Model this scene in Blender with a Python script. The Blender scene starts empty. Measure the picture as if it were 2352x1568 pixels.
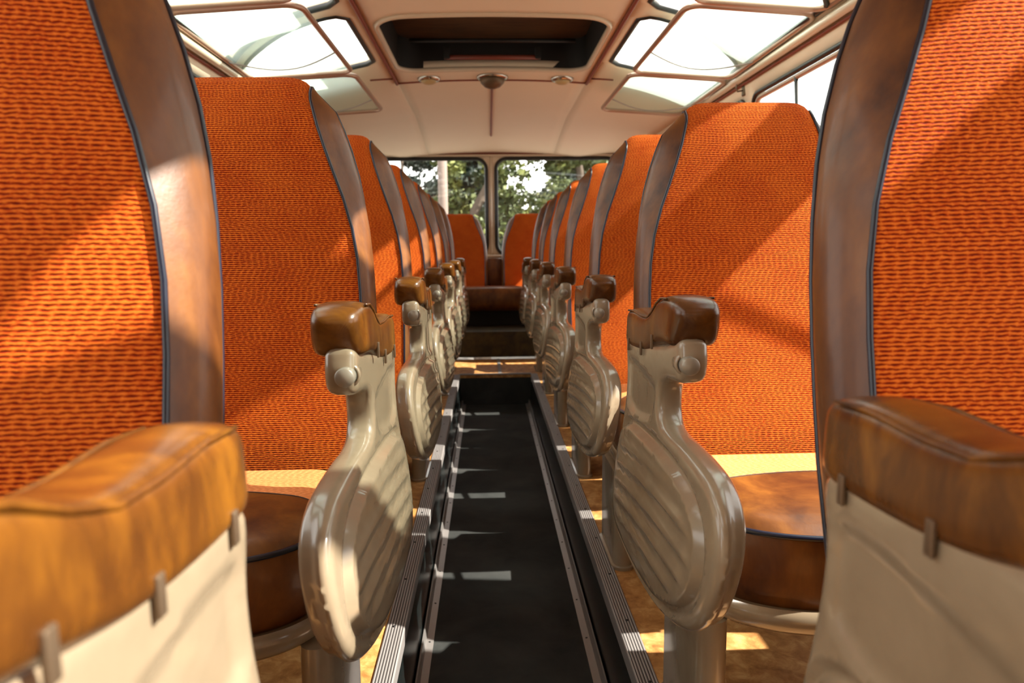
import bpy, bmesh, math, random
from mathutils import Vector, Matrix
from mathutils.geometry import delaunay_2d_cdt
S = bpy.context.scene
COL = S.collection
random.seed(7)
# ------------------------------------------------------------------ camera, light, exposure
FPX = 1600.0
EYE = Vector((-0.040, 0.0, 0.82))
vy = Vector((-56, 215, -FPX)).normalized()
th = math.radians(0.8)
vz = Vector((-math.sin(th), math.cos(th), 0.0)); vz = (vz - vz.dot(vy) * vy).normalized()
vx = vy.cross(vz)
cd = bpy.data.cameras.new('camera'); cam = bpy.data.objects.new('camera', cd); COL.objects.link(cam)
cam.matrix_world = Matrix.Translation(EYE) @ Matrix((vx, vy, vz)).to_4x4()
cd.sensor_width = 36.0; cd.lens = FPX / 2352 * 36.0; cd.clip_start = 0.02; cd.clip_end = 300
cd.dof.use_dof = True; cd.dof.focus_distance = 1.15; cd.dof.aperture_fstop = 6.3
S.camera = cam

W = bpy.data.worlds.new('sky'); S.world = W; W.use_nodes = True
wn = W.node_tree.nodes; bg = wn['Background']
bg.inputs['Color'].default_value = (1.0, 0.97, 0.93, 1); bg.inputs['Strength'].default_value = 3.5
sd = bpy.data.lights.new('sun', 'SUN'); sd.energy = 19.0; sd.angle = math.radians(0.7); sd.color = (1.0, 0.93, 0.82)
sun = bpy.data.objects.new('sun', sd); COL.objects.link(sun)
SUNDIR = Vector((-1.0, 0.12, -0.95)).normalized()
sun.rotation_euler = SUNDIR.to_track_quat('-Z', 'Y').to_euler(); sun.location = (6, -1, 7)
S.view_settings.view_transform = 'Standard'; S.view_settings.look = 'None'
S.view_settings.gamma = 1.0; S.view_settings.use_curve_mapping = False
S.view_settings.exposure = 0.0
S.cycles.max_bounces = 10; S.cycles.transparent_max_bounces = 16

# ------------------------------------------------------------------ material helpers
def mat(name, color, rough=0.5, metal=0.0, coat=0.0, spec=0.5):
    m = bpy.data.materials.new(name); m.use_nodes = True
    b = m.node_tree.nodes['Principled BSDF']
    b.inputs['Base Color'].default_value = (*color, 1)
    b.inputs['Roughness'].default_value = rough; b.inputs['Metallic'].default_value = metal
    b.inputs['Coat Weight'].default_value = coat; b.inputs['Coat Roughness'].default_value = 0.12
    b.inputs['Specular IOR Level'].default_value = spec
    return m
def N(m, t, **kw):
    n = m.node_tree.nodes.new(t)
    for k, v in kw.items():
        if k in n.inputs: n.inputs[k].default_value = v
        else: setattr(n, k, v)
    return n
def L(m, a, b): m.node_tree.links.new(a, b)
def BS(m): return m.node_tree.nodes['Principled BSDF']
def ramp(m, fac, stops):
    r = N(m, 'ShaderNodeValToRGB'); e = r.color_ramp.elements
    while len(e) < len(stops): e.new(0.5)
    for x, (p, c) in zip(e, stops): x.position = p; x.color = (*c, 1)
    L(m, fac, r.inputs['Fac']); return r.outputs['Color']
def coords(m, kind='Object', scale=(1, 1, 1)):
    t = N(m, 'ShaderNodeTexCoord'); mp = N(m, 'ShaderNodeMapping'); mp.inputs['Scale'].default_value = scale
    L(m, t.outputs[kind], mp.inputs['Vector']); return mp.outputs['Vector']
def noise(m, vec, scale, detail=4.0, rough=0.6, dist=0.0):
    n = N(m, 'ShaderNodeTexNoise'); n.inputs['Scale'].default_value = scale; n.inputs['Detail'].default_value = detail
    n.inputs['Roughness'].default_value = rough; n.inputs['Distortion'].default_value = dist
    L(m, vec, n.inputs['Vector']); return n.outputs['Fac']
def bump(m, h, strength=0.5, dist=0.001, prev=None):
    b = N(m, 'ShaderNodeBump'); b.inputs['Strength'].default_value = strength; b.inputs['Distance'].default_value = dist
    L(m, h, b.inputs['Height'])
    if prev is not None: L(m, prev, b.inputs['Normal'])
    L(m, b.outputs['Normal'], BS(m).inputs['Normal']); return b.outputs['Normal']
def mottled(name, stops, vscale, scale, rough=0.4, bscale=60, bstr=0.3, bdist=0.001, coat=0.0, kind='Object', detail=5):
    m = mat(name, (0.5, 0.5, 0.5), rough, coat=coat)
    v = coords(m, kind, vscale)
    L(m, ramp(m, noise(m, v, scale, detail, 0.62, 0.4), stops), BS(m).inputs['Base Color'])
    bump(m, noise(m, coords(m, kind), bscale, 3), bstr, bdist)
    return m

M = {}
# woven orange upholstery: rows of short dashes, UV in metres
def fabric(name, lo, mid, hi):
    m = mat(name, mid, 0.92, spec=0.12)
    uv = coords(m, 'UV', (100, 100, 100))
    def math_(op, a_, b_=None):
        n = N(m, 'ShaderNodeMath', operation=op)
        for i, q in enumerate((a_, b_)):
            if q is None: continue
            if isinstance(q, (int, float)): n.inputs[i].default_value = q
            else: L(m, q, n.inputs[i])
        return n.outputs[0]
    sp = N(m, 'ShaderNodeSeparateXYZ'); L(m, uv, sp.inputs[0])
    wob = math_('MULTIPLY', math_('SUBTRACT', noise(m, uv, 0.9, 3), 0.5), 0.30)
    vv = math_('DIVIDE', math_('ADD', sp.outputs['Y'], wob), 0.40)
    row = math_('POWER', math_('ABSOLUTE', math_('SINE', math_('MULTIPLY', vv, math.pi))), 0.55)
    rid = math_('FLOOR', vv)
    def wnoise(q):
        n = N(m, 'ShaderNodeTexWhiteNoise', noise_dimensions='1D'); L(m, q, n.inputs['W']); return n.outputs['Value']
    # staggered short dashes along each row
    st = math_('ADD', math_('ADD', math_('MULTIPLY', sp.outputs['X'], 0.83), math_('MULTIPLY', wnoise(rid), 7.0)), math_('MULTIPLY', wob, 2.5))
    dash = math_('ABSOLUTE', math_('SINE', math_('MULTIPLY', st, math.pi)))
    gap = math_('SUBTRACT', 1.0, row)
    deep = math_('MULTIPLY', gap, math_('ADD', 0.20, math_('MULTIPLY', dash, 1.0)))
    h = math_('SUBTRACT', 1.0, deep)
    fz = math_('SUBTRACT', noise(m, coords(m, 'UV', (160, 420, 100)), 1.0, 3), 0.5)
    big = math_('SUBTRACT', noise(m, uv, 0.10, 3), 0.5)
    hh = math_('ADD', math_('ADD', h, math_('MULTIPLY', fz, 0.55)), math_('MULTIPLY', big, 0.25))
    L(m, ramp(m, hh, [(0.25, lo), (0.78, mid), (1.15 if False else 1.0, hi)]), BS(m).inputs['Base Color'])
    bump(m, hh, 0.8, 0.0018)
    return m
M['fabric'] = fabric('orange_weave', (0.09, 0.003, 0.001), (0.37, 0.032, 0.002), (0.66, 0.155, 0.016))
M['seatfabric'] = fabric('pale_orange_weave', (0.52, 0.12, 0.03), (0.86, 0.28, 0.085), (0.92, 0.36, 0.13))  # paler weave for the seat cushion tops
M['leather'] = mottled('brown_leather', [(0.28, (0.042, 0.011, 0.003)), (0.5, (0.135, 0.044, 0.008)), (0.74, (0.27, 0.100, 0.015))], (1, 1, 0.5), 10, 0.40, 130, 0.28, 0.0008, coat=0.12); BS(M['leather']).inputs['Specular IOR Level'].default_value = 0.36
M['padleather'] = mottled('armrest_leather', [(0.25, (0.030, 0.008, 0.003)), (0.5, (0.100, 0.034, 0.005)), (0.76, (0.235, 0.090, 0.009))], (1, 2.2, 1), 11, 0.27, 120, 0.3, 0.0008)
M['piping'] = mat('navy_piping', (0.006, 0.009, 0.022), 0.28)
M['thread'] = mat('dark_thread', (0.06, 0.02, 0.01), 0.7)
M['paint'] = mottled('beige_enamel', [(0.3, (0.235, 0.180, 0.120)), (0.7, (0.285, 0.222, 0.150))], (1, 1, 1), 14, 0.24, 40, 0.10, 0.0008, coat=0.5)
M['rivet'] = mat('grey_steel', (0.22, 0.22, 0.21), 0.3, 1.0)
M['knob'] = mat('dull_brass_grey', (0.30, 0.27, 0.22), 0.35, 0.3)
M['clip'] = mat('aged_clip', (0.16, 0.11, 0.07), 0.45, 0.6)
M['carpet'] = mottled('ochre_floor', [(0.3, (0.22, 0.075, 0.015)), (0.5, (0.42, 0.19, 0.05)), (0.72, (0.66, 0.38, 0.15))], (1, 1, 1), 26, 0.6, 300, 0.4, 0.001, detail=8)
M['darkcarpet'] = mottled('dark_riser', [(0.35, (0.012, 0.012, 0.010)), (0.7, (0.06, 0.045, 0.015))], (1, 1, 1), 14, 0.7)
m = mottled('black_rubber', [(0.3, (0.016, 0.018, 0.018)), (0.7, (0.044, 0.045, 0.043))], (1, 1, 1), 5, 0.75, 260, 0.2, 0.0006); BS(m).inputs['Specular IOR Level'].default_value = 0.15; M['rubber'] = m
M['trenchwall'] = mat('dark_metal_wall', (0.010, 0.013, 0.013), 0.25, 0.3)
def grooved():
    m = mat('grooved_aluminium', (0.33, 0.31, 0.30), 0.42, 0.45)
    v = coords(m, 'Object')
    w = N(m, 'ShaderNodeTexWave', wave_type='BANDS', bands_direction='X'); w.inputs['Scale'].default_value = 52; L(m, v, w.inputs['Vector'])
    w.inputs['Distortion'].default_value = 0
    L(m, ramp(m, w.outputs['Fac'], [(0.1, (0.05, 0.045, 0.045)), (0.5, (0.36, 0.33, 0.32))]), BS(m).inputs['Base Color'])
    bump(m, w.outputs['Fac'], 0.8, 0.001); return m
M['grooved'] = grooved()
M['alu'] = mat('aluminium', (0.30, 0.28, 0.27), 0.35, 0.6)
M['screw'] = mat('dark_screw', (0.03, 0.028, 0.028), 0.4, 0.7)
M['ceiling'] = mottled('cream_headliner', [(0.3, (0.86, 0.72, 0.55)), (0.7, (0.88, 0.74, 0.57))], (1, 1, 1), 3, 0.55, 400, 0.08, 0.0005)
M['trim'] = mat('cream_gloss', (0.70, 0.58, 0.44), 0.25, coat=0.4)
M['frame'] = mat('pinkish_metal_frame', (0.46, 0.30, 0.22), 0.3, 0.5)
M['redline'] = mat('rust_red_trim', (0.22, 0.045, 0.025), 0.5)
M['gasket'] = mat('black_gasket', (0.010, 0.010, 0.010), 0.4)
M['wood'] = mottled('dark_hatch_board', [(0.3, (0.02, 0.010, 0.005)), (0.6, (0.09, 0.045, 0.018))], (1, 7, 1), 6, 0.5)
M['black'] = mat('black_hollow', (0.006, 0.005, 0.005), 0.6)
M['lens'] = mat('frosted_lamp_lens', (0.55, 0.40, 0.20), 0.3)
M['chrome'] = mat('chrome', (0.6, 0.58, 0.55), 0.15, 1.0)
M['cord'] = mat('grey_cord', (0.32, 0.27, 0.24), 0.5)
M['concrete'] = mottled('asphalt_ground', [(0.3, (0.10, 0.09, 0.08)), (0.7, (0.20, 0.18, 0.15))], (1, 1, 1), 2, 0.9)
M['bark'] = mottled('grey_bark', [(0.3, (0.07, 0.05, 0.04)), (0.7, (0.16, 0.12, 0.09))], (1, 1, 0.2), 9, 0.9)
M['pole'] = mat('pale_pole', (0.17, 0.125, 0.105), 0.8)
def leafmat(name, a, b, c):
    m = mat(name, b, 0.6); v = coords(m, 'Object')
    L(m, ramp(m, noise(m, v, 1.6, 4), [(0.35, a), (0.5, b), (0.68, c)]), BS(m).inputs['Base Color'])
    return m
M['leafdark'] = leafmat('fir_foliage', (0.005, 0.012, 0.009), (0.012, 0.024, 0.014), (0.035, 0.05, 0.018))
M['leaflight'] = leafmat('leaf_foliage', (0.025, 0.042, 0.012), (0.070, 0.095, 0.022), (0.17, 0.175, 0.035))
def glassmat():
    m = bpy.data.materials.new('window_glass'); m.use_nodes = True; nt = m.node_tree; nt.nodes.clear()
    o = nt.nodes.new('ShaderNodeOutputMaterial'); t = nt.nodes.new('ShaderNodeBsdfTransparent'); g = nt.nodes.new('ShaderNodeBsdfGlossy')
    g.inputs['Roughness'].default_value = 0.02; t.inputs['Color'].default_value = (0.96, 0.98, 0.97, 1)
    
    x = nt.nodes.new('ShaderNodeMixShader'); x.inputs[0].default_value = 0.05; nt.links.new(t.outputs[0], x.inputs[1]); nt.links.new(g.outputs[0], x.inputs[2]); nt.links.new(x.outputs[0], o.inputs[0])
    return m
M['glass'] = glassmat()
def blindmat():
    m = bpy.data.materials.new('ribbed_blind'); m.use_nodes = True; nt = m.node_tree; nt.nodes.clear()
    o = nt.nodes.new('ShaderNodeOutputMaterial'); t = nt.nodes.new('ShaderNodeBsdfTransparent'); tr = nt.nodes.new('ShaderNodeBsdfTranslucent'); d = nt.nodes.new('ShaderNodeBsdfDiffuse')
    t.inputs['Color'].default_value = (0.86, 0.95, 0.92, 1)
    tr.inputs['Color'].default_value = (0.66, 0.82, 0.74, 1); d.inputs['Color'].default_value = (0.58, 0.76, 0.66, 1)
    a = nt.nodes.new('ShaderNodeMixShader'); a.inputs[0].default_value = 0.5; nt.links.new(tr.outputs[0], a.inputs[1]); nt.links.new(d.outputs[0], a.inputs[2])
    tc = nt.nodes.new('ShaderNodeTexCoord'); w = nt.nodes.new('ShaderNodeTexWave'); w.wave_type = 'BANDS'; w.bands_direction = 'Y'; w.inputs['Scale'].default_value = 30
    nt.links.new(tc.outputs['Object'], w.inputs['Vector'])
    r = nt.nodes.new('ShaderNodeMapRange'); r.inputs['From Min'].default_value = 0.25; r.inputs['From Max'].default_value = 0.5; r.inputs['To Min'].default_value = 0.78; r.inputs['To Max'].default_value = 0.28
    nt.links.new(w.outputs['Fac'], r.inputs['Value'])
    x = nt.nodes.new('ShaderNodeMixShader'); nt.links.new(r.outputs[0], x.inputs[0]); nt.links.new(t.outputs[0], x.inputs[1]); nt.links.new(a.outputs[0], x.inputs[2]); nt.links.new(x.outputs[0], o.inputs[0])
    return m
M['blind'] = blindmat()

# ------------------------------------------------------------------ mesh helpers
def mesh(name, verts, faces, material, parent=None, smooth=True, uv=None, mats=None, fm=None, fix=True, autos=None):
    me = bpy.data.meshes.new(name); me.from_pydata([tuple(v) for v in verts], [], faces)
    if uv is not None:
        u = me.uv_layers.new(name='UVMap')
        for lp in me.loops: u.data[lp.index].uv = uv[lp.vertex_index]
    for mm in (mats or [material]): me.materials.append(mm)
    if fm: 
        for p, i in zip(me.polygons, fm): p.material_index = i
    if fix:
        bm = bmesh.new(); bm.from_mesh(me); bmesh.ops.recalc_face_normals(bm, faces=bm.faces); bm.to_mesh(me); bm.free()
    me.polygons.foreach_set('use_smooth', [smooth] * len(me.polygons))
    if autos is not None: me.set_sharp_from_angle(angle=math.radians(autos))
    o = bpy.data.objects.new(name, me); COL.objects.link(o)
    if parent is not None: o.parent = parent
    return o
def grid(rows, closed_u=False, closed_v=False):
    n, k = len(rows), len(rows[0]); V = [p for r in rows for p in r]; F = []
    for i in range(n if closed_v else n - 1):
        for j in range(k if closed_u else k - 1):
            a = i * k + j; b = i * k + (j + 1) % k; i2 = (i + 1) % n
            F.append((a, b, i2 * k + (j + 1) % k, i2 * k + j))
    return V, F
def loft(rings, cap=True):
    V, F = grid(rings, closed_u=True); k = len(rings[0])
    if cap: F.append(tuple(range(k))[::-1]); F.append(tuple(range(len(V) - k, len(V))))
    return V, F
def join(parts):
    V, F = [], []
    for v, f in parts:
        o = len(V); V += list(v); F += [tuple(i + o for i in q) for q in f]
    return V, F
def tube_vf(pts, r, seg=8, closed=False):
    P = [Vector(p) for p in pts]; n = len(P); rings = []; up = None
    for i in range(n):
        a = P[(i - 1) % n] if (closed or i > 0) else P[i]; b = P[(i + 1) % n] if (closed or i < n - 1) else P[i]
        t = (b - a).normalized()
        if up is None:
            up = Vector((0, 0, 1)) if abs(t.z) < 0.8 else Vector((1, 0, 0))
        s = t.cross(up).normalized(); up = s.cross(t).normalized()
        rr = r[i] if isinstance(r, (list, tuple)) else r
        rings.append([P[i] + (s * math.cos(2 * math.pi * k / seg) + up * math.sin(2 * math.pi * k / seg)) * rr for k in range(seg)])
    if closed: return grid(rings, True, True)
    return loft(rings)
def tube(name, pts, r, material, parent=None, seg=8, closed=False):
    v, f = tube_vf(pts, r, seg, closed); return mesh(name, v, f, material, parent)
def box_vf(c, s, bev=0.0):
    bm = bmesh.new(); bmesh.ops.create_cube(bm, size=1); bmesh.ops.scale(bm, vec=s, verts=bm.verts); 
    if bev: bmesh.ops.bevel(bm, geom=bm.edges[:], offset=bev, segments=3, profile=0.5, affect='EDGES')
    bmesh.ops.translate(bm, vec=c, verts=bm.verts); bm.verts.index_update()
    r = ([v.co.copy() for v in bm.verts], [tuple(v.index for v in f.verts) for f in bm.faces]); bm.free(); return r
def box(name, c, s, material, parent=None, bev=0.0):
    v, f = box_vf(c, s, bev); return mesh(name, v, f, material, parent, autos=35)
def lathe_vf(prof, axis_o, axis_d, seg=20):
    d = Vector(axis_d).normalized(); a = d.orthogonal().normalized(); b = d.cross(a); o = Vector(axis_o)
    return loft([[o + d * h + (a * math.cos(2 * math.pi * k / seg) + b * math.sin(2 * math.pi * k / seg)) * max(r, 1e-4) for k in range(seg)] for r, h in prof])
def smoothclosed(P, sub=6):
    n = len(P); out = []
    for i in range(n):
        p0, p1, p2, p3 = [Vector(P[(i + q) % n]) for q in (-1, 0, 1, 2)]
        for k in range(sub):
            t = k / sub
            out.append(0.5 * ((2 * p1) + (p2 - p0) * t + (2 * p0 - 5 * p1 + 4 * p2 - p3) * t * t + (3 * p1 - p0 - 3 * p2 + p3) * t ** 3))
    return out
def interp(tab, x):
    if x <= tab[0][0]: return tab[0][1]
    for (a, b), (c, d) in zip(tab, tab[1:]):
        if x <= c:
            return b + (d - b) * (x - a) / (c - a)
    return tab[-1][1]
def sm(t): t = max(0.0, min(1.0, t)); return t * t * (3 - 2 * t)
def inside(p, poly):
    c = False; n = len(poly); x, y = p
    for i in range(n):
        x1, y1 = poly[i][0], poly[i][1]; x2, y2 = poly[i - 1][0], poly[i - 1][1]
        if (y1 > y) != (y2 > y) and x < (x2 - x1) * (y - y1) / (y2 - y1) + x1: c = not c
    return c
def segdist(p, poly):
    best = 1e9; n = len(poly); px, py = p
    for i in range(n):
        ax, ay = poly[i - 1][0], poly[i - 1][1]; bx, by = poly[i][0], poly[i][1]
        dx, dy = bx - ax, by - ay; L2 = dx * dx + dy * dy
        t = 0 if L2 == 0 else max(0, min(1, ((px - ax) * dx + (py - ay) * dy) / L2))
        d = (px - ax - t * dx) ** 2 + (py - ay - t * dy) ** 2
        if d < best: best = d
    return math.sqrt(best)
def rrect(x0, x1, y0, y1, r, k=6, skip=()):
    out = []
    for ci, (cx, cy, a0) in enumerate(((x1 - r, y1 - r, 0), (x0 + r, y1 - r, 90), (x0 + r, y0 + r, 180), (x1 - r, y0 + r, 270))):
        for i in range(k + 1):
            a = math.radians(a0 + 90 * i / k); out.append((cx + r * math.cos(a), cy + r * math.sin(a)))
    return out
def densify(poly, step):
    out = []; n = len(poly)
    for i in range(n):
        a, b = poly[i], poly[(i + 1) % n]; d = math.hypot(b[0] - a[0], b[1] - a[1]); k = max(1, int(math.ceil(d / step)))
        out += [(a[0] + (b[0] - a[0]) * j / k, a[1] + (b[1] - a[1]) * j / k) for j in range(k)]
    return out
def inset(poly, d):
    n = len(poly); area = sum(poly[i - 1][0] * poly[i][1] - poly[i][0] * poly[i - 1][1] for i in range(n)); sg = 1 if area > 0 else -1; out = []
    for i in range(n):
        ax, ay = poly[i - 1]; bx, by = poly[(i + 1) % n]; tx, ty = bx - ax, by - ay; l = math.hypot(tx, ty) or 1
        out.append((poly[i][0] - ty / l * d * sg, poly[i][1] + tx / l * d * sg))
    return out
def sheet2d(outer, holes, step, margin=0.35, rows=()):
    loops = [densify(outer, step)] + [densify(h, step) for h in holes]
    V, E = [], []
    for lp in loops:
        o = len(V); V += lp; E += [(o + i, o + (i + 1) % len(lp)) for i in range(len(lp))]
    extra = []
    for poly, ds in rows:
        pd = densify(poly, step)
        for d in ds:
            ip = inset(pd, d)
            for p in ip:
                if inside(p, loops[0]) and abs(segdist(p, pd) - abs(d)) < abs(d) * 0.12 + 1e-4 and segdist(p, loops[0]) > 0.0012 and all((p[0] - q[0]) ** 2 + (p[1] - q[1]) ** 2 > 0.0013 ** 2 for q in extra): extra.append(p)
    V += extra
    xs = [p[0] for p in loops[0]]; ys = [p[1] for p in loops[0]]
    nx = int((max(xs) - min(xs)) / step); ny = int((max(ys) - min(ys)) / step)
    for i in range(1, nx + 1):
        for j in range(1, ny + 1):
            p = (min(xs) + i * step, min(ys) + j * step)
            if inside(p, loops[0]) and not any(inside(p, h) for h in loops[1:]) and all(segdist(p, l) > step * margin for l in loops) and all((p[0] - q[0]) ** 2 + (p[1] - q[1]) ** 2 > (step * 0.55) ** 2 for q in extra): V.append(p)
    r = delaunay_2d_cdt([Vector(p) for p in V], E, [], 0, 1e-6)
    vs, fs = [tuple(v) for v in r[0]], []
    for f in r[2]:
        c = (sum(vs[i][0] for i in f) / 3, sum(vs[i][1] for i in f) / 3)
        if inside(c, loops[0]) and not any(inside(c, h) for h in loops[1:]): fs.append(tuple(f))
    return vs, fs, loops
def sheet(name, outer, holes, step, fn, material, parent=None, thick=0.02, off=1.0, smooth=True):
    vs, fs, _ = sheet2d(outer, holes, step)
    o = mesh(name, [fn(*p) for p in vs], fs, material, parent, smooth, fix=True)
    if thick:
        md = o.modifiers.new('thickness', 'SOLIDIFY'); md.thickness = thick; md.offset = off
    return o
def empty(name, loc):
    o = bpy.data.objects.new(name, None); COL.objects.link(o); o.location = loc; o.empty_display_size = 0.05; return o
def tag(o, label=None, cat=None, group=None, kind=None):
    if label: o['label'] = label
    if cat: o['category'] = cat
    if group: o['group'] = group
    if kind: o['kind'] = kind
    return o
KIDS = {}
def kids(o):
    return [c for c in bpy.data.objects if c.parent == o]
def copy_tree(o, parent=None):
    c = o.copy(); COL.objects.link(c); c.parent = parent
    for ch in kids(o): copy_tree(ch, c)
    return c

# ------------------------------------------------------------------ bus body (structure)
SEC = [(0.0, 1.785), (0.30, 1.780), (0.55, 1.766), (0.70, 1.750), (0.90, 1.722), (1.05, 1.690), (1.13, 1.668), (1.20, 1.630)]
def secz(x):
    x = abs(x)
    if x <= 0.0 or x >= 1.20: return interp(SEC, x)
    for i in range(len(SEC) - 1):
        if x <= SEC[i + 1][0]:
            (x1, y1), (x2, y2) = SEC[i], SEC[i + 1]
            y0_ = SEC[i - 1] if i > 0 else (-SEC[1][0], SEC[1][1]); y3_ = SEC[i + 2] if i + 2 < len(SEC) else (2 * x2 - x1, 2 * y2 - y1)
            m1 = (y2 - y0_[1]) / (x2 - y0_[0]); m2 = (y3_[1] - y1) / (y3_[0] - x1); d = x2 - x1; t = (x - x1) / d
            return (2*t**3-3*t*t+1)*y1 + (t**3-2*t*t+t)*d*m1 + (-2*t**3+3*t*t)*y2 + (t**3-t*t)*d*m2
def roofz(x, y):
    z = secz(x)
    if y > 4.2:
        a = sm((y - 4.2) / 0.97) * 0.012 + 0.135 * max(0.0, (y - 5.17) / 1.08) ** 1.25
        side = 1 - 0.75 * sm((abs(x) - 0.7) / 0.5)
        z -= a * side
    return z
YB, YE = -1.2, 6.25
# roof openings above the blinds
BAND = [-0.55, 0.32, 1.19, 2.06, 2.93, 3.80]     # roof bows between the panes, swept back at the outer side
HX0, HX1 = 0.605, 1.165
def bow(x, y0): return y0 + 0.46 * ((x - 0.60) / 0.60) ** 1.8 if x > 0.6 else y0
def roof_hole(k_, g=0.0):
    a, b = BAND[k_], BAND[k_ + 1]; xs = [HX0 - g + (HX1 - HX0 + 2 * g) * q / 14 for q in range(15)]
    lo = [(x, bow(x, a) + 0.065 - g + 0.05 * (1 - sm((x - HX0 + g) / 0.05))) for x in xs]
    hi = [(x, bow(x, b) - 0.045 + g - 0.05 * (1 - sm((x - HX0 + g) / 0.05))) for x in xs]
    return lo + hi[::-1]
HOLES = list(range(5))
def half_roof(s, nm):
    outer = [(0.545, YB), (1.20, YB), (1.20, YE), (0.545, YE)]
    holes = [roof_hole(q) for q in HOLES]
    o = sheet(nm, outer, holes, 0.06, lambda x, y: (s * x, y, roofz(x, y)), M['ceiling'], None, 0.045, 1.0)
    tag(o, kind='structure'); return o
for s, nm in ((-1, 'ceiling_left'), (1, 'ceiling_right')):
    o = half_roof(s, nm)
    if o.data.polygons[0].normal.z > 0:  # thickness must grow upwards
        o.modifiers['thickness'].offset = 1.0
    else: o.modifiers['thickness'].offset = -1.0
    md = o.modifiers['thickness']
HATCH = rrect(-0.505, 0.505, 3.05, 3.95, 0.13, 8)
o = sheet('ceiling', [(-0.545, YB), (0.545, YB), (0.545, YE), (-0.545, YE)], [HATCH, rrect(-0.4, 0.4, 0.0, 0.9, 0.1)][:1], 0.06, lambda x, y: (x, y, roofz(x, y)), M['ceiling'], None, 0.045)
tag(o, kind='structure'); o.modifiers['thickness'].offset = 1.0 if o.data.polygons[0].normal.z > 0 else -1.0
# slightly lower centre panel edge mouldings
k = 1
for s in (-1, 1):
    pts = [(s * 0.548, y * 0.1, secz(0.548) - 0.006) for y in range(-12, 43)]
    tag(tube('trim_%d' % k, pts, 0.009, M['redline']), kind='structure'); k += 1
tag(tube('trim_%d' % k, [(x * 0.05, 4.2, secz(x * 0.05) - 0.002) for x in range(-11, 12)], 0.006, M['redline']), kind='structure'); k += 1
tag(tube('trim_%d' % k, [(0.0, 4.22 + i * 0.08, roofz(0, 4.22 + i * 0.08) - 0.004) for i in range(20)], 0.008, M['redline']), kind='structure'); k += 1
for s in (-1, 1):   # cross seam where rear dome begins
    tag(tube('trim_%d' % k, [(s * x, 4.06 + 0.2 * (0.68 - x), secz(x) - 0.003) for x in (0.56, 0.60, 0.64, 0.68)], 0.005, M['redline']), kind='structure'); k += 1
# roof glass and its rubber edge
gi = 1
for s in (-1, 1):
    for q_ in HOLES:
        r = roof_hole(q_)
        w = tube('window_%d' % gi, [(s * x, y, secz(x) + 0.004) for x, y in densify(r, 0.05)], 0.013, M['gasket'], closed=True); tag(w, kind='structure')
        rg = roof_hole(q_, 0.012)
        sheet('pane', rg, [], 0.06, lambda x, y: (s * x, y, secz(x) + 0.02), M['glass'], w, 0)
        gi += 1
# side walls
def side_curve(z):  # x of the wall at height z
    return interp([(0.0, 1.25), (0.9, 1.25), (1.3, 1.235), (1.525, 1.212), (1.60, 1.20), (1.64, 1.198)], z)
SW = [(-0.95, 0.43), (0.50, 1.78), (1.86, 3.35), (3.43, 4.87), (5.35, 6.0)]
ZS, ZT = 0.66, 1.515
for s, nm in ((-1, 'wall_left'), (1, 'wall_right')):
    holes = [rrect(a, b, ZS, ZT, 0.07) for a, b in SW]
    o = sheet(nm, [(YB, -0.02), (YE, -0.02), (YE, 1.635), (YB, 1.635)], holes, 0.08, lambda y, z: (s * side_curve(z), y, z), M['ceiling'], None, 0.03)
    tag(o, kind='structure')
    fx = sum(p.normal.x for p in o.data.polygons)
    o.modifiers['thickness'].offset = 1.0 if fx * s > 0 else -1.0
    for a, b in SW:
        w = tube('window_%d' % gi, [(s * (side_curve(z) - 0.002), y, z) for y, z in densify(rrect(a, b, ZS, ZT, 0.07, 8), 0.06)], 0.012, M['gasket'], closed=True)
        tag(w, kind='structure'); gi += 1
        tube('window_frame', [(s * (side_curve(z) + 0.004), y, z) for y, z in densify(rrect(a + .02, b - .02, ZS + .02, ZT - .022, 0.06, 8), 0.06)], 0.012, M['frame'], w, closed=True)
        ym = b - 0.46
        v, f = join([tube_vf([(s * side_curve(z), ym, z) for z in (ZS + .02, 0.9, 1.2, ZT - .02)], 0.009)])
        mesh('divider', v, f, M['gasket'], w)
        sheet('pane', rrect(a, b, ZS, ZT, 0.06), [], 0.12, lambda y, z: (s * (side_curve(z) + 0.012), y, z), M['glass'], w, 0)
    # long white roof rail with its red line
    tag(tube('trim_%d' % k, [(s * 1.178, y * 0.2, 1.608) for y in range(-6, 23)], 0.018, M['trim']), kind='structure'); k += 1
    tag(tube('trim_%d' % k, [(s * 1.196, y * 0.2, 1.584) for y in range(-6, 32)], 0.006, M['redline']), kind='structure'); k += 1
# rear wall with two windows
def rearfn(x, z): return (x, 6.25 + 0.0 * z, z)
topz = roofz(0, 6.2)
RW = [(-1.10, -0.043), (0.043, 1.10)]
RZ0, RZ1 = 0.76, 1.590
o = sheet('wall_rear', [(-1.24, -0.02), (1.24, -0.02), (1.24, 1.84), (-1.24, 1.84)], [rrect(a, b, RZ0, RZ1, 0.09) for a, b in RW], 0.08, rearfn, M['ceiling'], None, 0.03)
tag(o, kind='structure'); o.modifiers['thickness'].offset = 1.0 if sum(p.normal.y for p in o.data.polygons) > 0 else -1.0
for a, b in RW:
    w = tube('window_%d' % gi, [(x, 6.245, z) for x, z in densify(rrect(a, b, RZ0, RZ1, 0.09, 8), 0.06)], 0.016, M['gasket'], closed=True); tag(w, kind='structure'); gi += 1
    sheet('pane', rrect(a, b, RZ0, RZ1, 0.09), [], 0.2, lambda x, z: (x, 6.262, z), M['glass'], w, 0)
tag(tube('trim_%d' % k, [(x * 0.1, 6.235, 1.618) for x in range(-11, 12)], 0.010, M['trim']), kind='structure'); k += 1
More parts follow.
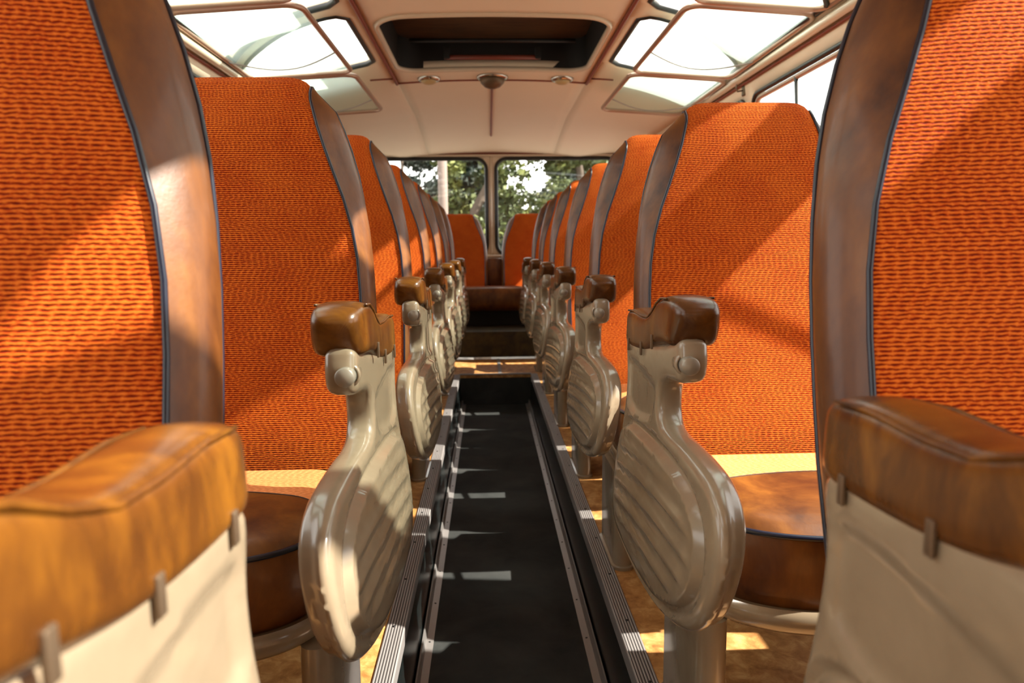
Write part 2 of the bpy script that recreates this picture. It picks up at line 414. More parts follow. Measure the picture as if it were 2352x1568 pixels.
tag(tube('trim_%d' % k, [(x * 0.1, 6.228, 1.634) for x in range(-11, 12)], 0.006, M['redline']), kind='structure'); k += 1
tag(tube('trim_%d' % k, [(0, 6.238, z) for z in (0.72, 1.0, 1.3, 1.62)], 0.011, M['trim']), kind='structure'); k += 1
o = box('wall_front', (0, YB - 0.02, 0.9), (2.5, 0.03, 1.9), M['ceiling']); tag(o, kind='structure')

# floor: raised platforms, sunken aisle
TX, TD, TEND = 0.235, -0.20, 4.48
o = box('floor', (0, (YB + TEND) / 2, TD - 0.01), (2 * TX + 0.02, TEND - YB, 0.02), M['rubber']); tag(o, kind='structure')
for s, nm in ((-1, 'floor_left'), (1, 'floor_right')):
    o = box(nm, (s * (TX + 0.004 + 1.25) / 2, (YB + TEND) / 2, -0.01), (1.25 - TX - 0.004, TEND - YB, 0.02), M['carpet']); tag(o, kind='structure')
o = box('floor_rear', (0, (TEND + 5.12) / 2, -0.01), (2.48, 5.12 - TEND, 0.02), M['carpet']); tag(o, kind='structure')
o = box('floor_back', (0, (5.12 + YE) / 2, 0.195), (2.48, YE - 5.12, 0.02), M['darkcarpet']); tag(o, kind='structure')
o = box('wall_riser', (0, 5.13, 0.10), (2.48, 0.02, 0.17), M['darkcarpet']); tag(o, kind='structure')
o = box('wall_aisle_end', (0, TEND + 0.01, -0.11), (2 * TX, 0.02, 0.18), M['rubber']); tag(o, kind='structure')
for s, nm in ((-1, 'wall_aisle_left'), (1, 'wall_aisle_right')):
    v, f = loft([[(s * x, y, z) for x, z in ((TX - 0.012, TD), (TX + 0.004, -0.004), (TX + 0.016, -0.004), (TX + 0.016, TD))] for y in (YB, TEND)])
    o = mesh(nm, v, f, M['trenchwall'], smooth=False); tag(o, kind='structure')
    prof = [(TX - 0.004, -0.030), (TX - 0.004, 0.002), (TX - 0.001, 0.0045), (TX + 0.036, 0.0045), (TX + 0.038, 0.0), (TX + 0.0, 0.0), (TX - 0.001, -0.030)]
    v, f = loft([[(s * x, y, z) for x, z in prof] for y in (YB, TEND)])
    r = mesh('trim_%d' % k, v, f, M['grooved'], smooth=False); tag(r, kind='structure'); k += 1
    for i in range(18):
        v, f = lathe_vf([(0.004, 0), (0.0035, 0.0015), (0.001, 0.002)], (s * (TX + 0.02), 0.55 + i * 0.22, 0.004), (0, 0, 1), 10)
        mesh('screw', v, f, M['screw'], r)
    prof = [(TX - 0.014, TD + 0.03), (TX - 0.018, TD + 0.03), (TX - 0.022, TD + 0.006), (TX - 0.040, TD + 0.003), (TX - 0.040, TD), (TX - 0.014, TD)]
    v, f = loft([[(s * x, y, z) for x, z in prof] for y in (YB, TEND)])
    r = mesh('trim_%d' % k, v, f, M['alu'], smooth=False); tag(r, kind='structure'); k += 1
    for i in range(16):
        v, f = lathe_vf([(0.0035, 0), (0.003, 0.0015), (0.001, 0.002)], (s * (TX - 0.030), 1.3 + i * 0.2, TD + 0.004), (0, 0, 1), 8)
        mesh('screw', v, f, M['screw'], r)
o = box('trim_%d' % k, (0, TEND + 0.012, 0.002), (2 * TX, 0.03, 0.006), M['alu']); tag(o, kind='structure'); k += 1
o = box('trim_%d' % k, (0.03, (TEND + 5.12) / 2 + .01, 0.002), (0.022, 5.12 - TEND - 0.03, 0.004), M['alu']); tag(o, kind='structure'); k += 1

# ------------------------------------------------------------------ seat prototypes
HWF = [(0.36, 0.225), (0.70, 0.225), (0.83, 0.217), (0.905, 0.200), (0.987, 0.171), (1.052, 0.150), (1.10, 0.139), (1.14, 0.133), (1.17, 0.130)]
HWB = [(0.36, 0.236), (0.60, 0.236), (0.75, 0.231), (0.85, 0.226), (0.94, 0.217), (1.0, 0.205), (1.078, 0.180), (1.12, 0.160), (1.15, 0.142), (1.17, 0.132)]
PROF = [(-0.024, 0.395), (-0.017, 0.44), (-0.003, 0.50), (0.011, 0.56), (0.023, 0.62), (0.033, 0.68), (0.041, 0.74), (0.046, 0.80), (0.049, 0.86), (0.051, 0.92), (0.053, 0.97), (0.055, 1.02), (0.058, 1.06), (0.062, 1.095), (0.067, 1.122), (0.075, 1.143), (0.086, 1.156), (0.098, 1.158), (0.110, 1.150), (0.118, 1.135)]
def yback(z): return interp([(0.375, 0.060), (0.5, 0.088), (0.62, 0.112), (0.7, 0.124), (0.8, 0.134), (0.9, 0.137), (1.0, 0.134), (1.08, 0.127), (1.135, 0.118)], z)
def build_back(root, zscale=1.0, zoff=0.0, cx=0.0, cy=0.0, back_side_parts=True):
    """cushion back: woven face wrapping over the top, leather sides framed by navy piping"""
    Zf = lambda z: (z - 0.375) * zscale + 0.375 + zoff
    def P(x, y, z): return (cx + x, cy + y, Zf(z))
    nU = 24; rows = []; uvs = []; arc = 0; prev = None
    idx_apex = 17
    for i, (y, z) in enumerate(PROF):
        if prev: arc += math.hypot(y - prev[0], z - prev[1])
        prev = (y, z)
        hw = interp(HWF, z) if i <= 15 else interp(HWF, 1.143) + 0.001
        row = []
        for j in range(nU + 1):
            u = -1 + 2 * j / nU
            bul = 0.014 * (1 - abs(u) ** 2.4) * sm((1.16 - z) / 0.12)
            lift = -0.020 * abs(u) ** 9 * sm((z - 1.08) / 0.07)
            lum = 0.0
            row.append(P(u * hw, y - bul + lum, z + lift)); uvs.append((u * 0.222, arc))
        rows.append(row)
    v, f = grid(rows)
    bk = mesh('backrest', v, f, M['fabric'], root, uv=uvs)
    # make the face closed at the rear with a leather back shell
    rb = []
    for z in (1.135, 1.10, 1.05, 1.0, 0.94, 0.85, 0.7, 0.55, 0.375):
        hw = interp(HWB, z) if z < 1.13 else 0.134
        rb.append([P(-hw + 2 * hw * j / 10, yback(z) + 0.006 * (1 - (j / 5 - 1) ** 2), z) for j in range(11)])
    v, f = grid(rb); mesh('back_cover', v, f, M['leather'], bk)
    for s in (-1, 1):
        rows = []; fe = []; be = []
        for (y, z) in PROF[:18]:
            if z > 1.156 : zb = 1.15
            zz = z; hf = interp(HWF, z) if z < 1.143 else interp(HWF, 1.143) + .001
            lift = -0.020 * sm((z - 1.08) / 0.07)
            a = Vector((hf, y, zz + lift))
            zb = min(zz, 1.128 + 0.01 * (zz - 1.128) / 0.03) if zz > 1.128 else zz
            b = Vector((interp(HWB, zb) if zz < 1.12 else 0.150 - 0.014 * (zz - 1.12) / 0.038, yback(zb) - max(0, zz - 1.13) * 0.35, zb + lift * 0.4))
            row = []
            for q in range(9):
                t = q / 8; p = a.lerp(b, t); bl = 0.019 * math.sin(math.pi * t) * min(1, (b - a).length / 0.08)
                row.append(P(s * (p.x + bl), p.y, p.z))
            rows.append(row); fe.append(P(s * (a.x + 0.001), a.y - 0.001, a.z)); be.append(P(s * (b.x + 0.001), b.y + 0.001, b.z))
        v, f = grid(rows); mesh('side_band', v, f, M['leather'], bk)
        loop = fe + be[::-1]
        tube('piping', loop, 0.0030, M['piping'], bk, 8)
    return bk

# armrest casting --------------------------------------------------------------
# outline in (t forward, z); t = 0 at the straight rear edge
CAST = [(0.0, 0.668), (-0.002, 0.61), (-0.008, 0.54), (-0.016, 0.46), (-0.022, 0.40), (-0.018, 0.352), (0.01, 0.334), (0.06, 0.329), (0.13, 0.326), (0.20, 0.328),
        (0.27, 0.336), (0.34, 0.353), (0.40, 0.378), (0.442, 0.412), (0.464, 0.455), (0.468, 0.500), (0.450, 0.538), (0.412, 0.560), (0.36, 0.569), (0.30, 0.573),
        (0.255, 0.574), (0.222, 0.580), (0.207, 0.594), (0.206, 0.612), (0.215, 0.630), (0.236, 0.641), (0.262, 0.645), (0.294, 0.650), (0.304, 0.665), (0.304, 0.690), (0.290, 0.706), (0.22, 0.692), (0.10, 0.678)]
OUT = [(p.x, p.y) for p in smoothclosed([Vector(p) for p in CAST], 5)]
LEAF = [(p.x, p.y) for p in smoothclosed([Vector(p) for p in [(0.004, 0.500), (-0.004, 0.44), (-0.004, 0.39), (0.015, 0.358), (0.08, 0.347), (0.18, 0.346), (0.28, 0.356), (0.35, 0.380), (0.405, 0.420), (0.425, 0.462), (0.412, 0.502), (0.37, 0.528), (0.30, 0.541), (0.20, 0.545), (0.08, 0.540), (0.025, 0.528)]], 5)]
NECK = [(p.x, p.y) for p in smoothclosed([Vector(p) for p in [(0.018, 0.632), (0.016, 0.59), (0.020, 0.568), (0.06, 0.556), (0.11, 0.560), (0.165, 0.572), (0.182, 0.596), (0.185, 0.622), (0.10, 0.637), (0.05, 0.64)]], 4)]
def sgn_d(p, poly):
    d = segdist(p, poly); return d if inside(p, poly) else -d
def build_casting(root, s, ox, oy):
    """ox: lateral of aisle face; oy: local y of rear edge; s side"""
    vs, fs, loops = sheet2d(OUT, [], 0.006, 0.4, ((OUT, (0.0015, 0.004, 0.0075, 0.012)), (LEAF, (-0.012, -0.006, 0.001, 0.006)), (NECK, (-0.004, 0.003, 0.009))))
    bd = densify(OUT, 0.006)
    def lean(z, t): return -0.016 * sm((0.60 - z) / 0.2) + 0.010 * (t / 0.43) ** 2
    A, B, C = [], [], []
    for (t, z) in vs:
        d = segdist((t, z), OUT)
        r = 0.013; e = min(d, r) / r
        base = 0.011 * (1 - math.sqrt(max(0, 1 - (1 - e) ** 2)))     # rounded rim
        h = base
        # shallow groove inside the rim of the lower disc, then raised cover with ribs
        dl = sgn_d((t, z), LEAF)
        if dl > -0.012:
            h += 0.006 * sm((dl + 0.012) / 0.006) * (1 - sm((dl - 0.0) / 0.004)) - 0.005 * sm(dl / 0.006)
            if dl > 0.016:
                env = sm((dl - 0.016) / 0.020)
                ph = (z - 0.345 - 0.16 * t + 0.20 * t * t) / 0.030
                w_ = math.cos(2 * math.pi * ph)
                h += -0.0048 * env * (max(0.0, w_) ** 1.6)
        dn = sgn_d((t, z), NECK)
        if dn > -0.004: h += 0.005 * sm((dn + 0.004) / 0.012)
        x = ox + lean(z, t) + h
        A.append((s * x, oy - t, z))
        th_ = 0.038
        kx = 1.0 - 0.05 * sm((0.60 - z) / 0.06)
        B.append((s * (ox + lean(z, t) + th_ - base * 1.3), oy - (0.2 + (t - 0.2) * kx), z))
    n = len(vs); F = list(fs) + [tuple(i + n for i in q[::-1]) for q in fs]
    nb = len(bd)  # boundary verts are the first nb
    # side wall with a mid seam
    V = A + B; o2 = len(V)
    for i in range(nb):
        a, b = Vector(A[i]), Vector(B[i]); t, z = bd[i]
        V.append(tuple(a.lerp(b, 0.5)))
    for i in range(nb):
        j = (i + 1) % nb
        F.append((i, j, o2 + j, o2 + i)); F.append((o2 + i, o2 + j, n + j, n + i))
    c = mesh('armrest_casting', V, F, M['paint'], root, autos=75)
    # rivets round the ribbed cover
    for (t, z) in ((0.016, 0.512), (0.16, 0.530), (0.31, 0.524), (0.402, 0.470), (0.31, 0.383), (0.012, 0.378)):
        x = ox + lean(z, t) - 0.004
        hh = 0.004
        v, f = lathe_vf([(0.0042, -0.004), (0.0042, 0.0), (0.0034, 0.0022), (0.0015, 0.0032), (0.0002, 0.0034)], (s * (x + hh + 0.002), oy - t, z), (-s, 0, 0), 10)
        mesh('rivet', v, f, M['rivet'], c)
    # release button under the front of the pad: socket and round button
    bx = ox + 0.016
    v, f = lathe_vf([(0.0135, -0.02), (0.0155, 0.0), (0.015, 0.003), (0.0125, 0.004), (0.012, -0.002)], (s * bx, oy - 0.296, 0.674), (0, -1, 0), 22)
    mesh('button_socket', v, f, M['paint'], c)
    v, f = lathe_vf([(0.0115, -0.01), (0.0115, 0.018), (0.0105, 0.020), (0.0002, 0.0205)], (s * bx, oy - 0.296, 0.674), (0, -1, 0), 22)
    mesh('release_button', v, f, M['knob'], c)
    return c
def build_pad(root, s, cx, oy, seedv=0):
    st = [(-0.012, 0.021, 0.020, 0.686), (-0.007, 0.028, 0.027, 0.686), (0.008, 0.031, 0.031, 0.687), (0.05, 0.0315, 0.032, 0.689), (0.10, 0.031, 0.029, 0.689), (0.14, 0.0305, 0.027, 0.692), (0.175, 0.032, 0.028, 0.703),
          (0.205, 0.034, 0.030, 0.715), (0.235, 0.035, 0.032, 0.722), (0.265, 0.035, 0.032, 0.724), (0.285, 0.033, 0.030, 0.722), (0.298, 0.028, 0.025, 0.719), (0.304, 0.020, 0.017, 0.717)]
    rings = []; K = 28
    for t, w, h, zc in st:
        ring = []
        for q in range(K):
            a = 2 * math.pi * q / K; ca, sa = math.cos(a), math.sin(a)
            e = 0.42
            x = math.copysign(abs(ca) ** e, ca) * w; z = math.copysign(abs(sa) ** e, sa) * h
            if z > 0: x *= 0.96; z *= 1.0 + 0.10 * (1 - (x / w) ** 2)
            ring.append((s * (cx + x), oy - t - 0.010 * (z / h) * (1 if t > 0.27 else 0), zc + z))
        rings.append(ring)
    v, f = loft(rings)
    p = mesh('armrest_pad', v, f, M['padleather'], root)
    p.modifiers.new('sub', 'SUBSURF').levels = 1; p.modifiers['sub'].render_levels = 1
    for q in (-1, 1):
        pts = [(s * (cx + q * w * 0.86), oy - t, zc + h * 0.93) for t, w, h, zc in st[2:-3]]
        tube('seam', pts, 0.0018, M['padleather'], p, 6)
    for t in (0.03, 0.12, 0.20):
        zc = interp([(a, d) for a, b, c, d in st], t); hh = interp([(a, c) for a, b, c, d in st], t); ww = interp([(a, b) for a, b, c, d in st], t)
        box('clip', (s * (cx - ww * 0.99), oy - t, zc - hh + 0.006), (0.003, 0.007, 0.020), M['clip'], p, 0.0008)
    return p

def plan(a):  # cushion plan: list of (x,y) from rear-left round the front to rear-right
    pass
CW, CL, CR = 0.222, 0.425, 0.13
def yfront(u, L_=CL, R_=CR):
    u = min(1.0, abs(u)); return -L_ + R_ * (1 - (1 - u ** 3.0) ** (1 / 3.0)) + 0.02 * u * u
def build_cushion(root):
    def hgt(x, y):
        u = abs(x) / CW; yf = yfront(u)
        df = max(0.0, y - yf); e = min(1.0, (1 - u) / 0.30); g = min(1.0, df / 0.13)
        return 0.402 + 0.027 * math.sqrt(max(0, 1 - (1 - e) ** 2)) ** 1.0 * math.sqrt(max(0, 1 - (1 - g) ** 2))
    def top(y0, y1, n, uvon):
        rows = []; uv = []
        for i in range(n + 1):
            row = []
            for j in range(33):
                u = math.sin(math.pi / 2 * (-1 + 2 * j / 32)); x = u * CW
                ya, yb_ = y0(u), y1(u); y = ya + (yb_ - ya) * (i / n)
                row.append((x, y, hgt(x, y))); uv.append((x, y))
            rows.append(row)
        v, f = grid(rows); return v, f, uv
    seam = lambda u: -0.205 - 0.055 * u * u
    v, f, uv = top(seam, lambda u: -0.100, 8, True)
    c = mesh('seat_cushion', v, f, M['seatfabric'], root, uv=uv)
    v, f, uv = top(lambda u: yfront(u), lambda u: max(seam(u), yfront(u) + 0.0005), 14, False)
    mesh('leather_panel', v, f, M['leather'], c)
    path = []
    for j in range(61):
        u = math.sin(math.pi / 2 * (-1 + 2 * j / 60)); path.append((u * CW, yfront(u)))
    path = [(-CW, -0.100), (-CW, -0.12), (-CW, -0.17)] + path + [(CW, -0.17), (CW, -0.12), (CW, -0.100)]
    rows = []
    for z, g in ((0.402, 1.0), (0.396, 1.012), (0.375, 1.022), (0.345, 1.022), (0.315, 1.012), (0.290, 0.985), (0.280, 0.95)):
        rows.append([(x * g, -0.18 + (y + 0.18) * g, z) for x, y in path])
    v, f = grid(rows); mesh('side_panel', v, f, M['leather'], c)
    tube('piping', [(x * 1.008, -0.18 + (y + 0.18) * 1.008, 0.401) for x, y in path], 0.0045, M['piping'], c, 8)
    tube('stitching', [(seamx * CW, seam(seamx) , hgt(seamx * CW, seam(seamx)) + 0.0003) for seamx in [(-0.97 + 1.94 * q / 40) for q in range(41)]], 0.0010, M['thread'], c, 6)
    # painted tray beneath with a rolled rim
    rows = []
    for z, g in ((0.287, 0.98), (0.290, 1.025), (0.284, 1.05), (0.272, 1.056), (0.260, 1.045), (0.252, 1.01), (0.250, 0.5)):
        rows.append([(x * g * 1.0, -0.18 + (y + 0.18) * g, z) for x, y in path])
    v, f = grid(rows); v = list(v); F = list(f)
    k_ = len(path); F.append(tuple(range(k_))[::-1]); F.append(tuple(range(len(v) - k_, len(v))))
    mesh('seat_tray', v, F, M['paint'], root, autos=50)
    return c
def build_footrest(root):
    # unseen board added behind the seat to block sun through the legroom gap
    v, f = join([loft([[(x, y, z) for y, z in ((0.068, 0.330), (0.078, 0.345), (0.285, 0.240), (0.280, 0.224))] for x in (-0.205, 0.205)]),
                 tube_vf([(-0.20, 0.07, 0.33), (0.20, 0.07, 0.33)], 0.012), tube_vf([(-0.15, 0.07, 0.33), (-0.15, 0.0, 0.30), (-0.15, -0.12, 0.272)], 0.010), tube_vf([(0.15, 0.07, 0.33), (0.15, 0.0, 0.30), (0.15, -0.12, 0.272)], 0.010)])
    return mesh('footrest', v, f, M['paint'], root, autos=40)
def build_pedestal(root, x0, y0, y1):
    # stadium column, x0 inner face, depth along y
    r = 0.024; rings = []
    for z, g in ((0.0, 1.25), (0.008, 1.25), (0.010, 1.0), (0.254, 1.0)):
        ring = []
        for cy_, a0 in ((y1 - r, 0), (y0 + r, 180)):
            for i in range(9):
                a = math.radians(a0 + 180 * i / 8); ring.append((x0 + r * math.cos(a) * g, cy_ + r * math.sin(a) * g, z))
        rings.append(ring)
    v, f = loft(rings); return mesh('pedestal', v, f, M['paint'], root, autos=40)
# seat local frame: x=0 seat centre (world |x| = 0.515), y=0 front of backrest foot, z=0 platform floor
CX = 0.518
def aisle_seat(s):
    root = empty('coach_seat', (0, 0, 0))
    build_back(root); build_cushion(root)
    # aisle face of the casting: world |x| 0.190 -> local
    lx = 0.190 - CX
    def shift(o, d): o.location.x = d
    c = build_casting(root, s, lx, -0.215); p = build_pad(root, s, lx + 0.028, -0.213)
    build_pedestal(root, s * (0.297 - CX), -0.385, -0.155)
    build_footrest(root)
    v, f = box_vf((s * (0.262 - CX), -0.30, 0.42), (0.055, 0.10, 0.05), 0.01); mesh('bracket', v, f, M['paint'], root)
    return root
def window_seat():
    root = empty('coach_seat', (0, 0, 0)); build_back(root); build_cushion(root)
    build_pedestal(root, 0.0, -0.385, -0.155); return root

ROWY = [0.65, 1.36, 2.06, 2.78, 3.50, 4.22, 4.93]
ordn = ['nearest on the %s, cropped by the frame, armrest in the corner', 'second in line on the %s, its whole armrest casting in view', 'third in line on the %s side',
        'fourth in line on the %s side', 'fifth in line on the %s side', 'sixth on the %s side, next to last', 'seventh on the %s side, the last before the rear step']
# per seat: (dy, recline degrees)
ADJ = {(-1, 0): (-0.02, 8), (1, 0): (0.02, 8.5), (-1, 1): (-0.04, 0), (1, 1): (0.0, 6), (-1, 2): (0, 0), (1, 2): (0, 1), (-1, 3): (0, 1), (1, 3): (0, 1), (-1, 4): (0, 0), (1, 4): (0, 1), (-1, 5): (0, 2), (1, 5): (0, 1), (-1, 6): (0, 0), (1, 6): (0, 1)}
BACKDY = {(-1, 0): -0.165, (1, 0): -0.165, (-1, 1): 0.035}
BACKSZ = {(1, 1): 0.965}
def recline(root, deg, by=0.0, sz=1.0):
    a = math.radians(deg)
    for c in kids(root):
        if c.name.startswith('backrest'):
            # turn about the hinge (0, 0.05, 0.40)
            piv = Vector((0, 0.05, 0.40)); R = Matrix.Rotation(-a, 4, 'X')
            c.matrix_local = Matrix.Translation(piv + Vector((0, by, 0))) @ R @ Matrix.Diagonal((1, 1, sz, 1)) @ Matrix.Translation(-piv)
for s in (-1, 1):
    proto = aisle_seat(s); side = 'left' if s < 0 else 'right'
    trees = [proto]
    for i in range(1, len(ROWY)): trees.append(copy_tree(proto))
    for c in kids(trees[0]):
        if c.name.startswith('footrest'): bpy.data.objects.remove(c)
    for i, (r, y) in enumerate(zip(trees, ROWY)):
        dy, deg = ADJ[(s, i)]
        r.location = (s * CX, y + dy, 0); recline(r, deg, BACKDY.get((s, i), 0), BACKSZ.get((s, i), 1))
        tag(r, 'orange aisle seat, ' + (ordn[i] % side), 'seat', 'orange seats along the %s side of the aisle' % side)

wp = window_seat(); ws = [wp] + [copy_tree(wp) for _ in range(13)]
for n_, r in enumerate(ws):
    s = -1 if n_ < 7 else 1; i = n_ % 7
    r.location = (s * 1.008, ROWY[i], 0); r.scale.x = 0.95; recline(r, 1, BACKDY.get((s, i), 0) * 0.8)
    tag(r, 'orange window-side seat beyond the aisle seats on the %s' % ('left' if s < 0 else 'right'), 'seat', 'window-side seats on the %s' % ('left' if s < 0 else 'right'))

# ------------------------------------------------------------------ rear bench
rb = empty('rear_bench', (0, 5.75, 0.205))
tag(rb, 'full-width orange rear bench with brown leather front at the far end below the rear windows', 'bench')
def P_bench(o): o.parent = rb; o.matrix_parent_inverse = Matrix.Translation(rb.location).inverted(); return o
rings = []
for x in (-1.18, -0.6, 0, 0.6, 1.18):
    rings.append([(x, y, z) for y, z in ((5.46, 0.33), (5.445, 0.38), (5.44, 0.46), (5.455, 0.498), (5.49, 0.512), (5.62, 0.515), (5.64, 0.33))])
v, f = loft(rings); P_bench(mesh('front_roll', v, f, M['leather']))
P_bench(box('bench_base', (0, 5.78, 0.285), (2.36, 0.45, 0.16), M['black']))
v, f = box_vf((0, 5.82, 0.435), (2.36, 0.34, 0.13), 0.02); P_bench(mesh('seat_cushion', v, f, M['fabric']))
for cx in (-0.86, -0.29, 0.325, 0.88):
    b = build_back(None, 0.80, 0.105, cx, 5.93); b.parent = rb; b.matrix_parent_inverse = Matrix.Translation(rb.location).inverted()
P_bench(box('centre_panel', (0.01, 6.07, 0.58), (0.14, 0.10, 0.30), M['leather'], None, 0.01))
sh = box('parcel_ledge', (0, 6.19, 0.745), (2.30, 0.09, 0.025), M['trim'], None, 0.008); tag(sh, 'cream ledge under the rear windows behind the rear bench', 'ledge')

# ------------------------------------------------------------------ roof hatch
h = empty('roof_hatch', (0, 3.50, 1.785)); tag(h, 'open dark roof hatch with rounded corners in the middle of the ceiling', 'hatch')
def PH(o): o.parent = h; o.matrix_parent_inverse = Matrix.Translation(h.location).inverted(); return o
hp = densify(HATCH, 0.05)
PH(tube('hatch_frame', [(x, y, roofz(x, y) - 0.002) for x, y in hp], 0.013, M['trim'], None, 8, True))
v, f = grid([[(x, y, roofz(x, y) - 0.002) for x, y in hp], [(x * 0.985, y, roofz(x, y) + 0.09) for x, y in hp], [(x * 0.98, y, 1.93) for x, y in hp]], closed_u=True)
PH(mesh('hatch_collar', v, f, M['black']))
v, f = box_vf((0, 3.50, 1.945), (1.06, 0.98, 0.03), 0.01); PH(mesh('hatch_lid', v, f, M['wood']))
for yy, x0, x1, zz in ((3.15, -0.30, 0.32, 1.825), (3.84, -0.24, 0.24, 1.815)):
    bar = PH(tube('handle_bar', [(x0, yy, zz), (x1, yy, zz)], 0.012, M['redline']))
    for xx in (x0, x1):
        v, f = box_vf((xx, yy, zz + 0.02), (0.03, 0.04, 0.06), 0.004); o = mesh('bar_bracket', v, f, M['black'], bar)
v, f = join([tube_vf([(-0.42, 3.70, 1.86), (0.42, 3.70, 1.86)], 0.010)]); PH(mesh('cross_rod', v, f, M['black']))
# ceiling lamps and loudspeaker
for x, nm, lb in ((-0.36, 'ceiling_lamp', 'round ceiling lamp with amber lens left of the loudspeaker'), (0.40, 'ceiling_lamp', 'round ceiling lamp with amber lens right of the loudspeaker')):
    t = empty(nm, (x, 4.13, secz(x) - 0.002)); tag(t, lb, 'lamp', 'round lamps at the rear edge of the hatch panel')
    v, f = lathe_vf([(0.066, 0.006), (0.066, -0.004), (0.058, -0.014), (0.046, -0.016), (0.046, -0.010)], (0, 0, 0), (0, 0, 1), 28); mesh('rim', v, f, M['chrome'], t)
    v, f = lathe_vf([(0.046, -0.010), (0.040, -0.024), (0.024, -0.032), (0.0002, -0.035)], (0, 0, 0), (0, 0, 1), 28); mesh('lens', v, f, M['lens'], t)
t = empty('ceiling_speaker', (0.0, 4.13, secz(0) - 0.002)); tag(t, 'dark round loudspeaker grille in the middle between the two ceiling lamps', 'speaker')
v, f = lathe_vf([(0.090, 0.0), (0.090, -0.006), (0.080, -0.014), (0.072, -0.012)], (0, 0, 0), (0, 0, 1), 28); mesh('rim', v, f, M['chrome'], t)
v, f = lathe_vf([(0.074, -0.010), (0.066, -0.034), (0.044, -0.055), (0.018, -0.064), (0.0002, -0.066)], (0, 0, 0), (0, 0, 1), 28); mesh('grille', v, f, M['clip'], t)

# ------------------------------------------------------------------ skylight blinds
BX0, BZ0, BX1, BZ1 = 0.685, 1.672, 1.165, 1.640
BL = [(0.62, 1.60), (1.64, 2.58), (2.62, 3.50), (3.54, 4.34)]
bl_names = ['nearest the camera, overhead', 'the one ending at the top edge of the view', 'the large one with a loose cord', 'farthest, next to the rear dome']
def blind(s, i):
    y0, y1 = BL[i]; t = empty('skylight_blind', (s * 0.93, (y0 + y1) / 2, 1.65)); inv = Matrix.Translation(t.location).inverted()
    def PB(o, par=None):
        o.parent = par or t; o.matrix_parent_inverse = inv if par is None else Matrix(); return o
    def pt(u, y, d=0.0): return (s * (BX0 - 0.02 * (y - 3.0) + (BX1 - BX0) * u), y, BZ0 + (BZ1 - BZ0) * u + d - 0.022 * (y - 3.0))
    r = 0.07
    w = math.hypot(BX1 - BX0, BZ1 - BZ0)
    loop = [pt(a / w, b) for a, b in densify(rrect(0.0, w, y0, y1, 0.06, 6), 0.08)]
    PB(tube('blind_frame', loop, 0.012, M['frame'], None, 8, True))
    v, f = grid([[pt(u, y, 0.004) for u in (0.01, 0.5, 0.99)] for y in [y0 + (y1 - y0) * q / 10 for q in range(11)]])
    PB(mesh('blind_sheet', v, f, M['blind'], smooth=False))
    ym = y0 + (y1 - y0) * 0.62
    cord = [pt(u, ym + 0.16 * math.sin(u * 2.6) - 0.05 * u, -0.006 - 0.022 * math.sin(math.pi * u)) for u in [q / 14 for q in range(15)]]
    PB(tube('pull_cord', cord, 0.0035, M['cord'], None, 6))
    tag(t, 'translucent skylight blind on the %s, %s' % ('left' if s < 0 else 'right', bl_names[i]), 'blind', 'translucent blinds under the roof windows')
for s in (-1, 1):
    for i in range(1, 4): blind(s, i)
    blind(s, 0)
ck = empty('coat_hook', (1.205, 3.45, 1.56)); tag(ck, 'small coat hook on the right wall panel behind the side window', 'hook')
v, f = box_vf((0, 0, 0), (0.012, 0.03, 0.05), 0.004); mesh('back_plate', v, f, M['clip'], ck)
tube('hook', [(-0.004, 0, 0.0), (-0.03, 0, -0.005), (-0.038, 0, 0.012), (-0.034, 0, 0.028)], 0.004, M['clip'], ck)

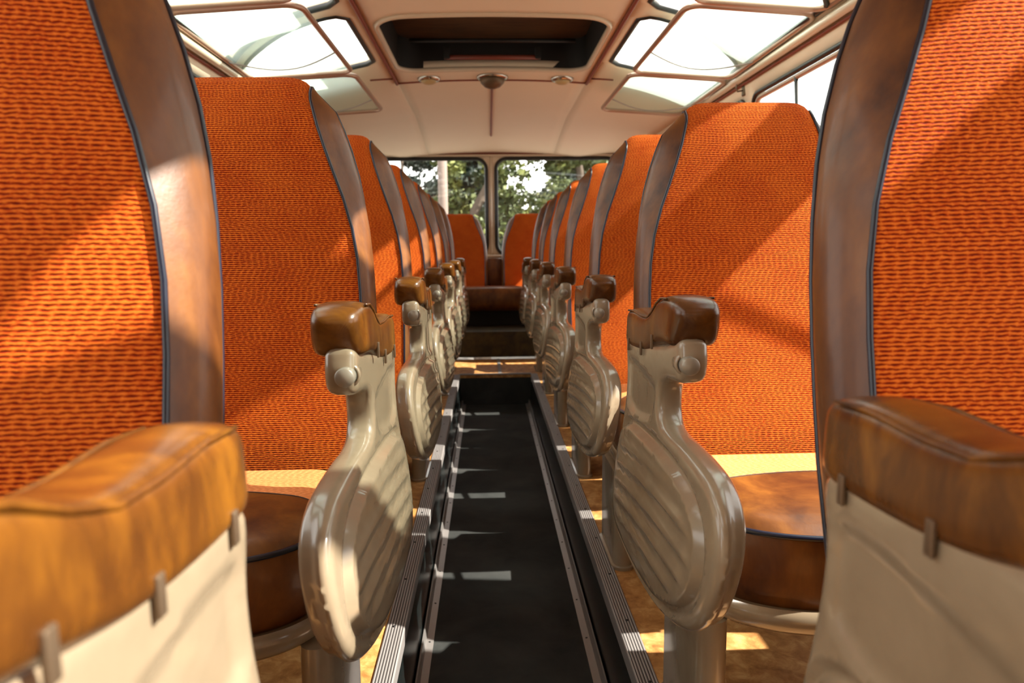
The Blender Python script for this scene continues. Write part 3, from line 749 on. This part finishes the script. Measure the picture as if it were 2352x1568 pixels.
# ------------------------------------------------------------------ outside
g = box('ground', (0, 20, -1.25), (120, 120, 0.1), M['concrete']); tag(g, kind='structure')
def tree(x, y, H, R, leaf, n, seed, label, conif=False, size=0.16, base=0.1):
    rnd = random.Random(seed); t = empty('tree', (x, y, -1.2)); tag(t, label, 'tree', 'trees beyond the rear windows')
    pts = [(rnd.uniform(-.05, .05) * q, rnd.uniform(-.05, .05) * q, H * q / 6) for q in range(7)]
    tube('trunk', pts, [0.16 * (1 - q / 8) for q in range(7)], M['bark'], t, 10)
    V, F = [], []
    clumps = []
    for c in range(60 if not conif else 90):
        z = H * (base + (1 - base) * rnd.random())
        rr = R * ((1 - z / H) * 1.05 + 0.05) if conif else R * math.sqrt(max(0.05, 1 - (2 * (z / H - base) / (1 - base) - 1) ** 2))
        a = rnd.random() * 6.283; q = rr * math.sqrt(rnd.uniform(0.15, 1))
        clumps.append(((q * math.cos(a), q * math.sin(a), z), rnd.uniform(.25, .55) * R * 0.55))
    for i in range(n):
        (cx, cy, cz), cr = clumps[rnd.randrange(len(clumps))]
        d = Vector((rnd.gauss(0, 1), rnd.gauss(0, 1), rnd.gauss(0, 0.45))).normalized() * cr * rnd.random() ** 0.4
        p = Vector((cx, cy, cz)) + d
        nrm = Vector((rnd.gauss(0, 1), rnd.gauss(0, 1), rnd.gauss(0.8, 1))).normalized(); a = nrm.orthogonal().normalized(); b = nrm.cross(a)
        w = size * rnd.uniform(.6, 1.3); l = w * (1.3 if conif else 0.9); o = len(V)
        V += [p - a * w * .5, p - b * l * .35, p + a * w * .5, p + b * l * .35]; F.append((o, o + 1, o + 2, o + 3))
    mesh('foliage', V, F, leaf, t, smooth=False, fix=False)
tree(-3.1, 14.0, 4.4, 2.1, M['leafdark'], 14000, 1, 'dark fir tree behind the left pane of the rear window', True)
tree(-0.6, 17.5, 4.6, 1.8, M['leafdark'], 14000, 2, 'dark fir tree just right of the pale pole', True)
tree(-0.15, 11.6, 3.9, 0.9, M['leaflight'], 6000, 3, 'light green leafy tree left of the rear window post', size=0.12)
tree(1.55, 12.6, 4.3, 1.0, M['leaflight'], 8000, 4, 'yellow green leafy tree just right of the rear window post', size=0.13)
tree(4.1, 14.6, 4.6, 1.6, M['leafdark'], 8000, 5, 'dark tree at the right end of the rear window', False, size=0.14)
tree(-6.2, 21.0, 5.4, 2.2, M['leafdark'], 9000, 6, 'dark fir tree farthest left beyond the rear window', True)
tree(2.1, 20.5, 3.9, 1.1, M['leaflight'], 7000, 8, 'low leafy bush under the bright gap in the right pane', size=0.12)
for q, (x, y, H, R, lf, con, lb) in enumerate((
    (-0.3, 31.0, 7.4, 2.6, 'leafdark', True, 'tall dark fir in the back row straight behind the rear window post'),
    (2.9, 25.0, 6.0, 1.9, 'leafdark', True, 'tall dark fir in the back row right of the rear window post'),
    (-3.6, 28.5, 6.4, 2.0, 'leafdark', False, 'dark broad tree in the back row behind the left end of the rear window'),
    (5.3, 21.0, 5.6, 1.4, 'leaflight', False, 'green tree in the back row at the far right of the rear window'),
    (-1.9, 22.5, 3.6, 1.2, 'leaflight', False, 'low yellow green bush between the dark firs on the left'))):
    tree(x, y, H, R, M[lf], 15000, 20 + q, lb, con, size=0.20, base=0.02)
v, f = lathe_vf([(0.07, 0), (0.065, 2.0), (0.06, 4.6)], (0, 0, 0), (0, 0, 1), 16)
po = mesh('utility_pole', v, f, M['pole']); po.location = (-0.62, 9.4, -1.2); tag(po, 'pale round pole standing outside behind the left rear window pane', 'pole')
